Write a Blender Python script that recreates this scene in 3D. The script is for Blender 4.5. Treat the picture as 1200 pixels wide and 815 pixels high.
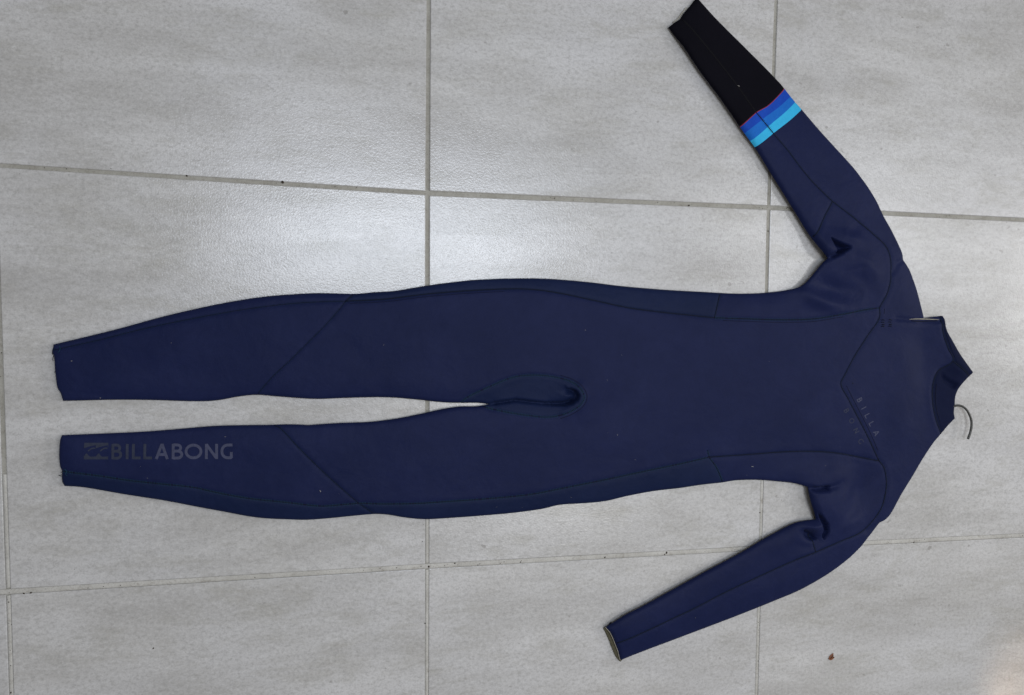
import bpy, math, random
import numpy as np
from mathutils import Vector, Matrix
from mathutils.geometry import delaunay_2d_cdt
from mathutils.bvhtree import BVHTree

random.seed(7)
RNG = np.random.default_rng(7)
scene = bpy.context.scene
for o in list(bpy.data.objects):
    bpy.data.objects.remove(o)

# ------------------------------------------------------------------ camera
PW, PH = 1200.0, 815.0
CP = [-0.0393778, -0.22175861, 0.00907359, -0.13549289, -0.20130061, 1.218568]
FPX = 889.63
def rotm(r):
    r = np.array(r); th = np.linalg.norm(r); k = r / th
    K = np.array([[0, -k[2], k[1]], [k[2], 0, -k[0]], [-k[1], k[0], 0]])
    return np.eye(3) + math.sin(th) * K + (1 - math.cos(th)) * K @ K
R = rotm(CP[:3]); CAM = np.array(CP[3:])
cam_data = bpy.data.cameras.new('camera')
cam_data.sensor_width = 36.0
cam_data.lens = FPX / PW * 36.0
cam_data.clip_start = 0.01; cam_data.clip_end = 100
cam = bpy.data.objects.new('camera', cam_data)
scene.collection.objects.link(cam)
M4 = Matrix([[R[i][j] for j in range(3)] + [CAM[i]] for i in range(3)] + [[0, 0, 0, 1]])
cam.matrix_world = M4
scene.camera = cam

def fl(px, py, z=0.0):
    """floor point (height z) for photo measurements"""
    px = np.asarray(px, float); py = np.asarray(py, float)
    d = np.stack([(px - PW / 2) / FPX, -(py - PH / 2) / FPX, -np.ones_like(px)], -1) @ R.T
    t = (z - CAM[2]) / d[..., 2]
    return CAM + t[..., None] * d
MM = 0.001

# ------------------------------------------------------------------ world, lamps, exposure
world = bpy.data.worlds.new('World'); scene.world = world
world.use_nodes = True
bg = world.node_tree.nodes['Background']
bg.inputs[0].default_value = (1.0, 0.97, 0.935, 1)
bg.inputs[1].default_value = 0.31
scene.view_settings.view_transform = 'Standard'
scene.view_settings.look = 'None'
scene.view_settings.exposure = 0.0
scene.view_settings.gamma = 1.0
scene.view_settings.use_curve_mapping = False

def area(name, loc, target, sx, sy, power, col):
    l = bpy.data.lights.new(name, 'AREA'); l.shape = 'RECTANGLE'
    l.size = sx; l.size_y = sy; l.energy = power; l.color = col
    o = bpy.data.objects.new(name, l); scene.collection.objects.link(o)
    d = Vector(target) - Vector(loc)
    z = -d.normalized(); x = Vector((1, 0, 0)) if abs(z.x) < 0.9 else Vector((0, 1, 0))
    y = z.cross(x).normalized(); x = y.cross(z).normalized()
    m = Matrix((x, y, z)).transposed().to_4x4(); m.translation = Vector(loc)
    o.matrix_world = m
    return o
# the open strip of sky above, and the open side of the room on the right
area('skylight', (0.24, 0.19, 3.0), (0.24, 0.19, 0), 1.6, 0.40, 42, (0.80, 0.88, 1.0))
area('skylight_far', (3.75, 0.46, 4.2), (3.0, 0.3, 0), 1.3, 0.8, 36, (0.95, 0.97, 1.0))
area('open_side', (6.5, 0.10, 3.2), (0.3, -0.1, 0), 1.3, 1.2, 128, (1.0, 0.985, 0.965))
area('added_fill_lamp', (0.80, -0.66, 2.05), (0.70, -0.66, 0), 0.65, 0.45, 11.5, (1.0, 0.985, 0.96))  # added overhead fill, brightens the lower floor and the torso
# a little warm late light slipping in at the lower right corner
_s = bpy.data.lights.new('stray_sunlight', 'SPOT'); _s.energy = 60; _s.color = (1.0, 0.72, 0.48)
_s.spot_size = math.radians(9); _s.spot_blend = .5; _s.shadow_soft_size = .03
_o = bpy.data.objects.new('stray_sunlight', _s); scene.collection.objects.link(_o)
_o.location = (2.3, -1.9, 1.6)
_o.rotation_euler = (Vector(fl(1246, 832)) - Vector(_o.location)).to_track_quat('-Z', 'Y').to_euler()

# ------------------------------------------------------------------ helpers
col = scene.collection
def link(name, me, parent=None):
    o = bpy.data.objects.new(name, me); col.objects.link(o)
    if parent: o.parent = parent
    return o
def mesh(name, V, F, mat=None, parent=None, smooth=True):
    me = bpy.data.meshes.new(name)
    me.from_pydata([tuple(map(float, v)) for v in V], [], [tuple(map(int, f)) for f in F])
    me.update()
    if smooth: me.shade_smooth()
    if mat: me.materials.append(mat)
    return link(name, me, parent)
def empty(name, loc=(0, 0, 0)):
    o = bpy.data.objects.new(name, None); o.location = loc; col.objects.link(o); return o
def tag(o, label=None, cat=None, group=None, kind=None):
    if label: o['label'] = label
    if cat: o['category'] = cat
    if group: o['group'] = group
    if kind: o['kind'] = kind
    return o

class NT:
    def __init__(s, name):
        s.m = bpy.data.materials.new(name); s.m.use_nodes = True
        s.t = s.m.node_tree; s.p = s.t.nodes['Principled BSDF']
    def n(s, typ, **kw):
        x = s.t.nodes.new(typ)
        for k, v in kw.items():
            if k in ('inp',):
                for kk, vv in v.items():
                    x.inputs[kk].default_value = vv
            else: setattr(x, k, v)
        return x
    def l(s, a, b): s.t.links.new(a, b)
    def noise(s, vec, scale, detail=4, rough=.55, dist=0.0):
        x = s.n('ShaderNodeTexNoise', inp={'Scale': scale, 'Detail': detail, 'Roughness': rough, 'Distortion': dist})
        s.l(vec, x.inputs['Vector']); return x.outputs['Fac']
    def ramp(s, fac, pts):
        x = s.n('ShaderNodeValToRGB'); e = x.color_ramp.elements
        while len(e) < len(pts): e.new(0.5)
        for q, (p, c) in zip(e, pts):
            q.position = p; q.color = (c, c, c, 1) if not hasattr(c, '__len__') else (*c, 1)
        s.l(fac, x.inputs[0]); return x.outputs[0]
    def mix(s, fac, a, b, mode='MIX'):
        x = s.n('ShaderNodeMix', data_type='RGBA', blend_type=mode)
        for k, v in ((0, fac), (6, a), (7, b)):
            if isinstance(v, (int, float)): x.inputs[k].default_value = v
            elif isinstance(v, tuple): x.inputs[k].default_value = (*v, 1)
            else: s.l(v, x.inputs[k])
        return x.outputs[2]
    def bump(s, h, strength, dist, prev=None):
        x = s.n('ShaderNodeBump', inp={'Strength': strength, 'Distance': dist})
        s.l(h, x.inputs['Height'])
        if prev: s.l(prev, x.inputs['Normal'])
        return x.outputs[0]

def mapping(nt, vec, scale=(1, 1, 1), loc=(0, 0, 0), rot=(0, 0, 0)):
    x = nt.n('ShaderNodeMapping'); nt.l(vec, x.inputs['Vector'])
    x.inputs['Scale'].default_value = scale; x.inputs['Location'].default_value = loc
    x.inputs['Rotation'].default_value = rot
    return x.outputs[0]

def tile_material():
    nt = NT('cement_look_porcelain'); p = nt.p
    geo = nt.n('ShaderNodeNewGeometry'); oi = nt.n('ShaderNodeObjectInfo')
    off = nt.n('ShaderNodeVectorMath', operation='SCALE'); off.inputs[0].default_value = (17.3, 9.1, 23.7)
    nt.l(oi.outputs['Random'], off.inputs['Scale'])
    add = nt.n('ShaderNodeVectorMath', operation='ADD')
    nt.l(geo.outputs['Position'], add.inputs[0]); nt.l(off.outputs[0], add.inputs[1])
    v = add.outputs[0]
    streak = nt.noise(mapping(nt, v, (1.3, 5.5, 1), rot=(0, 0, 0.05)), 2.1, 10, .68, .3)
    cloud = nt.noise(mapping(nt, v, (1, 1.6, 1)), 3.2, 6, .6, .2)
    fleck = nt.noise(mapping(nt, v, (1, 1.4, 1)), 150, 4, .75)
    fleck2 = nt.noise(v, 420, 3, .7)
    blot = nt.noise(mapping(nt, v, (1, 3.4, 1), loc=(5, 3, 0)), 6.5, 10, .76, .25)
    base = nt.mix(nt.ramp(streak, [(.36, 0.0), (.64, 1.0)]), (.312, .302, .290), (.444, .436, .430))
    base = nt.mix(nt.ramp(cloud, [(.40, 0.0), (.68, .55)]), base, (.460, .458, .470))
    warm = nt.ramp(blot, [(.50, 0.0), (.68, .62)])
    base = nt.mix(warm, base, (.275, .264, .236))
    # the darker grain shows mostly where the blotches are
    base = nt.mix(nt.ramp(fleck, [(.36, .42), (.50, 0.0)]), base, (.22, .215, .205))
    base = nt.mix(nt.ramp(fleck, [(.54, 0.0), (.72, .36)]), base, (.56, .56, .55))
    base = nt.mix(nt.ramp(fleck2, [(.36, .28), (.52, 0.0)]), base, (.24, .24, .235))
    spot = nt.noise(mapping(nt, v, (1, 1.2, 1), loc=(2, 8, 0)), 60, 2, .5)
    base = nt.mix(nt.ramp(spot, [(.73, 0.0), (.78, .5)]), base, (.16, .15, .14))
    nt.l(base, p.inputs['Base Color'])
    r = nt.ramp(cloud, [(.3, .23), (.7, .28)])
    nt.l(r, p.inputs['Roughness'])
    p.inputs['Specular IOR Level'].default_value = .62
    orange = nt.noise(v, 340, 2, .5)
    fine = nt.noise(v, 560, 2, .6)
    b = nt.bump(orange, .38, .0006)
    b = nt.bump(fine, .15, .0004, b)
    nt.l(b, p.inputs['Normal'])
    return nt.m

def grout_material(name, c1, c2, c3):
    nt = NT(name); p = nt.p
    geo = nt.n('ShaderNodeNewGeometry'); v = geo.outputs['Position']
    a = nt.noise(mapping(nt, v, (1, 1, 1)), 22, 6, .7)
    f = nt.noise(v, 300, 3, .7)
    c = nt.mix(nt.ramp(a, [(.35, 0.0), (.65, 1.0)]), c1, c2)
    s = nt.noise(mapping(nt, v, loc=(3, 1, 0)), 55, 4, .7)
    c = nt.mix(nt.ramp(s, [(.58, 0.0), (.72, .7)]), c, c3)
    c = nt.mix(nt.ramp(f, [(.35, .35), (.5, 0.0)]), c, c3)
    nt.l(c, p.inputs['Base Color'])
    p.inputs['Roughness'].default_value = .85
    p.inputs['Specular IOR Level'].default_value = .25
    nt.l(nt.bump(f, .6, .0008, nt.bump(a, .5, .002)), p.inputs['Normal'])
    return nt.m

def fabric(name, c, c2, rough=.56, sheen=.03, tint=(.35, .4, .6), lint=True, spec=.075):
    nt = NT(name); p = nt.p
    tc = nt.n('ShaderNodeTexCoord'); v = tc.outputs['Object']
    big = nt.noise(v, 7, 5, .6, .5)
    fine = nt.noise(mapping(nt, v, (1, 1.3, 1)), 900, 2, .6)
    mid = nt.noise(v, 90, 4, .7)
    base = nt.mix(nt.ramp(big, [(.33, 0.0), (.68, 1.0)]), c, c2)
    base = nt.mix(nt.ramp(mid, [(.35, .22), (.6, 0.0)]), base, tuple(x * .72 for x in c))
    base = nt.mix(nt.ramp(fine, [(.55, 0.0), (.8, .30)]), base, tuple(min(1, x * 2.0 + .004) for x in c2))
    nt.l(base, p.inputs['Base Color'])
    p.inputs['Roughness'].default_value = rough
    p.inputs['Specular IOR Level'].default_value = spec
    p.inputs['Sheen Weight'].default_value = sheen
    p.inputs['Sheen Roughness'].default_value = .45
    p.inputs['Sheen Tint'].default_value = (*tint, 1)
    w1 = nt.n('ShaderNodeTexWave', wave_type='BANDS', bands_direction='X', inp={'Scale': 240.0, 'Distortion': 1.0, 'Detail': 1.0})
    nt.l(v, w1.inputs['Vector'])
    b = nt.bump(w1.outputs['Fac'], .12, .0003)
    b = nt.bump(fine, .45, .0005, b)
    b = nt.bump(mid, .18, .0015, b)
    b = nt.bump(nt.noise(v, 22, 3, .5, .4), .6, .004, b)
    nt.l(b, p.inputs['Normal'])
    return nt.m

def plain(name, c, rough=.6, metal=0.0, spec=.4):
    nt = NT(name); p = nt.p
    tc = nt.n('ShaderNodeTexCoord'); v = tc.outputs['Object']
    k = nt.noise(v, 260, 4, .65)
    base = nt.mix(nt.ramp(k, [(.3, 0.0), (.7, 1.0)]), tuple(x * .8 for x in c), tuple(min(1, x * 1.2) for x in c))
    nt.l(base, p.inputs['Base Color'])
    p.inputs['Roughness'].default_value = rough; p.inputs['Metallic'].default_value = metal
    p.inputs['Specular IOR Level'].default_value = spec
    nt.l(nt.bump(k, .3, .0004), p.inputs['Normal'])
    return nt.m

M = dict(
    tile=tile_material(),
    grout=grout_material('grey_beige_grout', (.235, .225, .195), (.31, .30, .27), (.14, .12, .10)),
    grout_pale=grout_material('pale_dusty_grout', (.33, .32, .295), (.43, .42, .395), (.20, .18, .155)),
    navy=fabric('navy_neoprene', (.0043, .0076, .0345), (.0072, .0110, .0440)),
    navy_side=fabric('navy_side_neoprene', (.0034, .0078, .0310), (.0054, .0104, .0385)),
    black=fabric('black_neoprene', (.0022, .0021, .0042), (.0030, .0027, .0055), .8, .0, (.4, .4, .5), spec=.05),
    collar=fabric('smooth_collar_neoprene', (.0028, .0050, .021), (.0040, .0066, .026), .72, spec=.05),
    royal=fabric('royal_blue_print', (.004, .038, .30), (.010, .062, .37), .6, .05),
    azure=fabric('azure_blue_print', (.006, .095, .38), (.012, .125, .45), .6, .05),
    cyan=fabric('cyan_print', (.026, .32, .56), (.035, .37, .62), .6, .05),
    red=fabric('red_piping_print', (.15, .018, .035), (.20, .028, .05), .6, .05),
    under=fabric('navy_back_neoprene', (.006, .0075, .024), (.008, .010, .028)),
    seam_black=plain('black_seam_tape', (.0016, .0016, .0030), .7, 0, .12),
    seam=plain('dark_seam_tape', (.0022, .0038, .0120), .7, 0, .12),
    thread=plain('dark_teal_thread', (.0055, .0135, .032), .8, 0, .05),
    threadlight=plain('teal_thread', (.012, .040, .066), .8, 0, .05),
    lining=plain('grey_beige_lining', (.30, .28, .23), .85, 0, .2),
    lining_dark=plain('olive_grey_lining', (.085, .078, .052), .9, 0, .1),
    print_grey=plain('grey_rubber_print', (.034, .038, .074), .5, 0, .2),
    print_dim=plain('dim_grey_print', (.0185, .0225, .041), .5, 0, .15),
    print_faint=plain('worn_grey_print', (.0185, .022, .046), .65, 0, .2),
    wire=plain('hanger_wire', (.030, .030, .028), .4, .2, .5),
    leaf=plain('dry_leaf', (.15, .05, .018), .6, 0, .3),
    leaf2=plain('dry_leaf_dark', (.03, .012, .008), .6, 0, .3),
    dirt=plain('dark_dirt', (.035, .026, .02), .9, 0, .1),
    lint=plain('white_lint', (.38, .36, .34), .9, 0, .1),
)

# ------------------------------------------------------------------ tiled floor
P = .606
def line_at(pts, y=None, x=None):
    a = np.array(pts, float)
    if y is not None:
        o = np.argsort(a[:, 1]); return np.interp(y, a[o, 1], a[o, 0])
    o = np.argsort(a[:, 0]); return np.interp(x, a[o, 0], a[o, 1])
meas = {(0, 0): (501, 226.5), (1, 0): (901, 243.5), (0, 1): (500.5, 664), (1, 1): (891.3, 642.7),
        (-1, 1): (9.5, 694), (-1, 0): (-7, 193.6)}
def corner(i, j):
    if (i, j) in meas: return fl(*meas[(i, j)])[:2]
    # otherwise continue the grid from the nearest measured corners
    ci = min(max(i, -1), 1); cj = min(max(j, 0), 1)
    b = fl(*meas[(ci, cj)])[:2]
    return b + np.array([(i - ci) * P, -(j - cj) * P])
def C(i, j):
    if i == 2 and j == 0: return fl(1247, 260.2)[:2]
    if i == 2 and j == 1: return fl(1228, 626.5)[:2]
    if i == 0 and j == -1: return fl(504.2, -290)[:2]
    if i == 1 and j == -1: return fl(918.5, -245)[:2]
    if i == 0 and j == 2: return fl(499.4, 1035)[:2]
    if i == 1 and j == 2: return fl(881.8, 985)[:2]
    if i == -1 and j == 2: return fl(22.5, 1110)[:2]
    return corner(i, j)

def gapv(i, j):     # half joint width beside a tile edge, mm
    return {0: 3.1 if j < 1 else 3.0, 1: 3.1 if j < 1 else 2.9, -1: 3.0}.get(i, 3.3)
def gaph(i, j):
    return {0: 2.9 if i < 0 else 3.6, 1: 4.0}.get(j, 3.5)
floor = tag(empty('tiled_floor', (0, 0, 0)), kind='structure')
def line_shift(A, B, d, d2=None):
    n = np.array([-(B - A)[1], (B - A)[0]]); n /= np.linalg.norm(n)
    return A + n * d, B + n * (d if d2 is None else d2)
def isect(a, b):
    (p, q), (r, s) = a, b
    m = np.array([q - p, -(s - r)]).T
    t = np.linalg.solve(m, r - p)
    return p + t[0] * (q - p)
for i in range(-3, 4):
    for j in range(-2, 4):
        # tile between corners (i,j) upper-left and (i+1,j+1); row j lies below line j
        a, b, c, d = C(i, j + 1), C(i + 1, j + 1), C(i + 1, j), C(i, j)     # counter-clockwise
        gs = [(gaph(i, j + 1),) * 2, (gapv(i + 1, j + 1), gapv(i + 1, j)), (gaph(i, j),) * 2, (gapv(i, j), gapv(i, j + 1))]
        E = [(a, b), (b, c), (c, d), (d, a)]
        zt = RNG.uniform(-.25, .25) * MM
        rings = []
        for inset, z in ((0.0, -4 * MM), (0.0, -1.1 * MM), (.45 * MM, -.35 * MM), (1.3 * MM, 0.0)):
            L = [line_shift(p, q, g[0] * MM + inset, g[1] * MM + inset) for (p, q), g in zip(E, gs)]
            pts = [isect(L[3], L[0]), isect(L[0], L[1]), isect(L[1], L[2]), isect(L[2], L[3])]
            # rounded corners
            rr = []
            for k in range(4):
                q0, q1, q2 = pts[k - 1], pts[k], pts[(k + 1) % 4]
                u = (q0 - q1) / np.linalg.norm(q0 - q1); w = (q2 - q1) / np.linalg.norm(q2 - q1)
                rr += [q1 + u * 1.2 * MM, q1 + (u + w) * .35 * MM, q1 + w * 1.2 * MM]
            rings.append([(x, y, z + zt) for x, y in rr])
        V = [v for r in rings for v in r]; F = []
        for k in range(3):
            for m in range(12):
                m2 = (m + 1) % 12
                F.append((k * 12 + m, k * 12 + m2, (k + 1) * 12 + m2, (k + 1) * 12 + m))
        F.append(tuple(36 + m for m in range(12)))
        t = mesh('tile', V, F, M['tile'], floor, smooth=False)

# the grout bed under everything, finely uneven
def sheet(name, x0, x1, y0, y1, z, mat, parent, nx, ny, rough):
    V = []; F = []
    for a in range(nx + 1):
        for b in range(ny + 1):
            V.append((x0 + (x1 - x0) * a / nx, y0 + (y1 - y0) * b / ny, z + RNG.normal() * rough))
    for a in range(nx):
        for b in range(ny):
            q = a * (ny + 1) + b
            F.append((q, q + ny + 1, q + ny + 2, q + 1))
    return mesh(name, V, F, mat, parent)
sheet('grout_bed', -2.2, 2.6, -2.4, 1.5, -1.9 * MM, M['grout'], floor, 40, 34, .00004)
# fuller, paler joints: row below the suit and the columns under it
def strip(name, A, B, hw, z, mat, n=160, jag=.25):
    A = np.array(A); B = np.array(B); d = (B - A) / np.linalg.norm(B - A); nn = np.array([-d[1], d[0]])
    V = []; F = []
    w = 0
    for k in range(n + 1):
        p = A + (B - A) * k / n
        w = .7 * w + RNG.normal() * .12
        e0 = hw * (1 + jag * .3 * w); dz = RNG.normal() * .05 * MM
        V += [(*(p - nn * hw), z - .9 * MM + dz), (*(p - nn * e0 * .7), z + dz), (*(p + nn * hw * .45), z + .15 * MM + dz), (*(p + nn * hw), z - .8 * MM + dz)]
        if k:
            q = 4 * k
            for m in range(3): F.append((q - 4 + m, q + m, q + m + 1, q - 3 + m))
    return mesh(name, V, F, mat, floor)
for i in range(-2, 3):
    strip('grout_joint', C(i, 1), C(i + 1, 1), 3.75 * MM, -.4 * MM, M['grout_pale'])
for i in (-1, 0, 1):
    strip('grout_joint', C(i, 1) + (C(i, 2) - C(i, 1)) * .01, C(i, 2), 2.75 * MM, -.5 * MM, M['grout_pale'])
    strip('grout_joint', C(i, 0) + (C(i, 1) - C(i, 0)) * .72, C(i, 1) + (C(i, 0) - C(i, 1)) * .01, 2.75 * MM, -.6 * MM, M['grout_pale'])

# ------------------------------------------------------------------ wetsuit outline and seams (photo measurements, brought to the floor)
def cr(pts, step=2.0):
    """Catmull-Rom between points; a third value of 1 marks a sharp corner"""
    P_ = [np.array(p[:2], float) for p in pts]; S = [len(p) > 2 for p in pts]
    out = [P_[0]]
    for k in range(len(P_) - 1):
        p1, p2 = P_[k], P_[k + 1]
        p0 = P_[k - 1] if k > 0 and not S[k] else p1 - (p2 - p1)
        p3 = P_[k + 2] if k + 2 < len(P_) and not S[k + 1] else p2 + (p2 - p1)
        L = np.linalg.norm(p2 - p1); n = max(1, int(round(L / step)))
        t0 = (p2 - p0); t1 = (p3 - p1)
        n0 = np.linalg.norm(t0) + 1e-9; n1 = np.linalg.norm(t1) + 1e-9
        t0 = t0 / n0 * L; t1 = t1 / n1 * L
        for m in range(1, n + 1):
            t = m / n
            h = (2*t**3-3*t**2+1)*p1 + (t**3-2*t**2+t)*t0 + (-2*t**3+3*t**2)*p2 + (t**3-t**2)*t1
            out.append(h)
    return np.array(out)

OUT = [(62.3, 403.9, 1), (61.6, 407.6), (60.6, 412), (62.8, 418), (64, 432.8), (65.3, 445), (67, 455), (70.5, 461), (73.3, 470.2, 1),
 (86.8, 470), (130, 469), (160, 469), (190, 469.6), (215, 470.5), (240, 470.7), (257.5, 469.2), (277.5, 465.5), (300, 463.2), (325, 465), (355, 467.3), (375, 468), (400, 467), (435, 466), (460, 466.3), (490, 468.8), (517.5, 471.8), (540, 472.6), (560, 472.6), (573.5, 474, 1),
 (566.7, 475.4), (557, 476.6), (540, 476.7), (520, 479.5), (495, 485), (470, 490), (450, 493), (430, 495), (400, 496), (375, 497.5), (361, 498.7, 1), (352, 498), (337.5, 497.7), (315, 498.4), (290, 498.6), (257.5, 499.3), (232.5, 501), (202.5, 503.7), (165, 506.5), (115, 508.7), (72.2, 510.3, 1),
 (70.2, 515.7), (69.2, 524.5), (68.9, 533.4), (69.5, 543), (70.7, 549), (72.2, 552), (72, 560.8), (73.2, 566.7), (75.6, 570.2, 1), (89.3, 570.9), (104, 572.8), (145, 580), (190, 587), (235, 595.5), (265, 601), (290, 605.7), (310, 608.2), (337.5, 609.5), (360, 610), (387.5, 608), (412.5, 605.5), (440, 603.2), (455, 604), (475, 607.3), (497.5, 609.3), (525, 608), (562.5, 605.3), (600, 602), (635, 597.3), (656, 592.5), (685, 590.5), (710, 588), (735, 582.2), (765, 576.5), (797.5, 572.6), (822.5, 568.9), (847, 566.2, 1), (865, 563.3), (887.5, 562.6), (912.5, 564.5), (930, 566.3), (944, 570, 1),
 (944.7, 575.6), (947.8, 589), (951.5, 599), (954.5, 608.2, 1), (946, 608.7), (937.4, 610), (930, 612.4), (920, 617.5), (895, 630.5), (875, 642.7), (850, 656.5), (830, 667), (790, 689), (750, 711), (730, 721), (709.6, 735.3, 1),
 (714.7, 741.4), (718.4, 748.7), (721.4, 756), (724.3, 763.4), (726, 770), (727.5, 774.6, 1), (744, 768), (770, 758), (800, 746.7), (830, 735.4), (860, 724), (890, 712.2), (910, 704), (930, 695.8), (945, 688.5), (970, 674), (992, 658), (1008, 643), (1020, 628), (1031, 613.8, 1), (1038.7, 609.3), (1045, 602), (1056.7, 580.5), (1068.7, 560.8), (1082.5, 537.6), (1094.5, 519.5), (1103, 509.5), (1111.7, 499), (1119.6, 491, 1),
 (1118.3, 484), (1118.7, 474), (1118.8, 466), (1120.5, 459), (1124.5, 452), (1131.3, 444.5), (1140, 436.7, 1), (1134, 428.5), (1124, 414), (1116, 400), (1109, 387), (1106.6, 374), (1104.3, 370.2, 1), (1094, 371.5), (1083, 373, 1), (1079.5, 358), (1075, 340), (1071, 328), (1066, 315.5), (1059, 304.4, 1), (1058.3, 298.5), (1055.5, 291), (1045.6, 270.5), (1036, 253), (1028, 236), (1018, 219.5), (1009, 207), (1000, 195.5), (980, 173.5), (960, 151.5), (940, 128), (930, 116.5), (915.5, 98.3, 1), (900, 82), (870, 52), (840, 22), (817, -3.5, 1),
 (809.7, 6.2), (801.6, 15.4), (798, 21.5), (791.3, 26), (783.8, 31.8, 1), (792, 44.5), (801, 57.5), (820, 86), (840, 112.5), (856, 135), (869, 154.5), (884, 175), (900, 201), (920, 233), (936, 259), (948, 279.5), (958, 294.5), (966, 303.2, 1), (960, 309), (948, 325), (936, 336), (920, 340.5), (905, 342.5), (885, 344), (860, 344.2), (842.5, 343.3), (820, 342), (800, 341), (770, 339), (725, 335), (695, 331.3), (660, 328), (630, 326.4), (595, 326.5), (570, 327.4), (550, 328.7), (525, 331.5), (495, 335.7), (462.5, 341), (437.5, 342.7), (417.5, 344.4), (395, 344), (370, 343.6), (342.5, 345), (310, 347.7), (277.5, 352.5), (240, 359.7), (190, 371.3), (140, 385), (102.5, 394.3), (62.3, 403.9, 1)]
outline = cr(OUT, 2.2)[:-1]

SEAMS = {
 'legA_side': [(63, 410.5), (70, 409), (115, 399), (165, 386.5), (215, 375.8), (265, 366.5), (300, 361), (337.5, 356.5), (375, 354), (405, 353.3)],
 'thighA_side': [(405, 353.3), (450, 351), (500, 345), (550, 341), (600, 339), (630, 340.3), (660, 345), (695, 352.5), (735, 361), (770, 365.8), (800, 369), (835, 372.7)],
 'kneeA': [(405, 353.3), (400, 360), (382.5, 380), (362.5, 400), (342.5, 420), (320, 441), (306, 457), (299, 465.5)],
 'kneeA_end': [(405, 353.3), (411, 348), (420, 341.5)],
 'ribA': [(835, 372.7), (875, 374), (912.5, 375), (950, 374), (987.5, 368), (1010, 363.6), (1028, 361)],
 'ribA_end': [(845, 340.5), (841, 351), (835, 372.7)],
 'gusset': [(537, 475), (545.3, 466.7), (560, 458.7), (577.3, 450.7), (593.3, 444), (609.3, 440.2), (633.3, 439.6), (653.3, 442.7), (668, 447.3), (677.3, 455.3), (681.3, 464.7), (677.3, 473.3), (666.7, 481.3), (654.7, 486.3), (640, 488.5), (620, 486.9), (600, 484), (582.7, 480.7), (568.7, 477.5), (560, 474.2)],
 'kneeB': [(318, 494.5), (322, 499), (329, 502), (350, 524), (370, 544), (392.5, 565), (420, 589)],
 'kneeB_end': [(420, 589), (430, 596), (443, 606.5)],
 'legB_side': [(70, 551.5), (79.5, 552.5), (115, 557), (152.5, 562.5), (190, 566.5), (227.5, 570.5), (252.5, 576), (290, 583), (337.5, 588.2), (375, 592.3), (400, 590.8), (420, 589)],
 'thighB_side': [(420, 589), (450, 590), (487.5, 589.3), (525, 586.8), (562.5, 584.3), (595, 581.5), (622.5, 578.3), (672.5, 568.5), (710, 561), (760, 550), (797.5, 542.3), (829, 535)],
 'ribB': [(829, 535), (875, 532), (915, 529), (950, 528.3), (980, 530.8), (1012.5, 537), (1028.5, 540)],
 'ribB_end': [(827, 527), (829, 535), (837.5, 547), (848, 569)],
 'yoke': [(1028, 361), (1028, 372), (1015, 392.5), (1000, 415), (986, 441), (982.3, 450), (990, 465), (1012.5, 507.5), (1028.5, 540)],
 'shoulderB': [(1028.5, 540), (1033.7, 547.5), (1036.3, 562.5), (1035.3, 577.5), (1031, 595), (1022, 610), (1008, 623), (984, 632.5), (953, 646), (930, 654.5), (904, 666), (880, 677), (850, 691), (810, 711.5), (780, 725.5), (750, 740), (720, 754)],
 'elbowB': [(949, 626), (951, 636), (953, 646)],
 'shoulderA': [(1028, 361), (1038, 341), (1041, 316), (1036.5, 292), (1020, 275), (1000, 258), (972, 237)],
 'sleeveA': [(972, 237), (950, 216), (934, 197.5), (920, 178.5), (904, 160), (882, 133.8)],
 'forearmA': [(882, 133.8), (860, 100), (840, 74), (820, 50), (796, 20)],
 'elbowA': [(972, 237), (964, 252), (950, 276), (945, 283)],
 'collar': [(1099.5, 367), (1101, 377), (1103, 394), (1107, 409), (1112, 423), (1097.5, 434.8), (1090.5, 449.7), (1088.8, 464.5), (1090.8, 482), (1096, 497), (1105, 513)],
 'collar_fold': [(1112, 423), (1122, 431), (1134, 441.5)],
}
BAND = {
 'b_top': [(922, 98), (918.7, 103.6), (910, 113), (896.6, 125.4), (882, 133.8), (868.4, 146), (862, 153)],
 'b_red': [(923.0, 98.7), (919.3, 104.6), (910.5, 113.8), (897.1, 126.2), (882.5, 134.6), (869.0, 146.9), (862.7, 153.7)],
 'b_1': [(931, 108), (926.7, 112.7), (908.9, 128), (890, 141.5), (874.3, 153.9), (868, 160)],
 'b_2': [(938, 114), (932.2, 119.4), (916.3, 134), (896, 150.5), (880, 164.3), (873, 170)],
 'b_bot': [(945, 123), (939.6, 128), (928.5, 137.9), (916.3, 147.7), (900.5, 159.5), (885.6, 171.5), (878, 177)],
}
seams = {k: cr(v, 2.6) for k, v in SEAMS.items()}
band = {k: cr(v, 2.6) for k, v in BAND.items()}

# ---- geometry helpers in the pattern plane
def seg_dist(p, poly, closed=False):
    a = poly; b = np.roll(poly, -1, 0) if closed else poly[1:]
    if not closed: a = poly[:-1]
    out = np.full(len(p), 1e9)
    for s in range(0, len(p), 4000):
        q = p[s:s + 4000]
        ab = b - a; L = (ab ** 2).sum(1) + 1e-12
        t = np.clip(((q[:, None] - a[None]) * ab[None]).sum(2) / L, 0, 1)
        d = np.sqrt((((a[None] + t[..., None] * ab[None]) - q[:, None]) ** 2).sum(2))
        out[s:s + 4000] = d.min(1)
    return out
def inside(p, poly):
    x, y = p[:, 0], p[:, 1]; r = np.zeros(len(p), bool)
    a = poly; b = np.roll(poly, -1, 0)
    for (x1, y1), (x2, y2) in zip(a, b):
        if y1 == y2: continue
        c = ((y1 > y) != (y2 > y)) & (x < (x2 - x1) * (y - y1) / (y2 - y1) + x1)
        r ^= c
    return r

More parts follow.
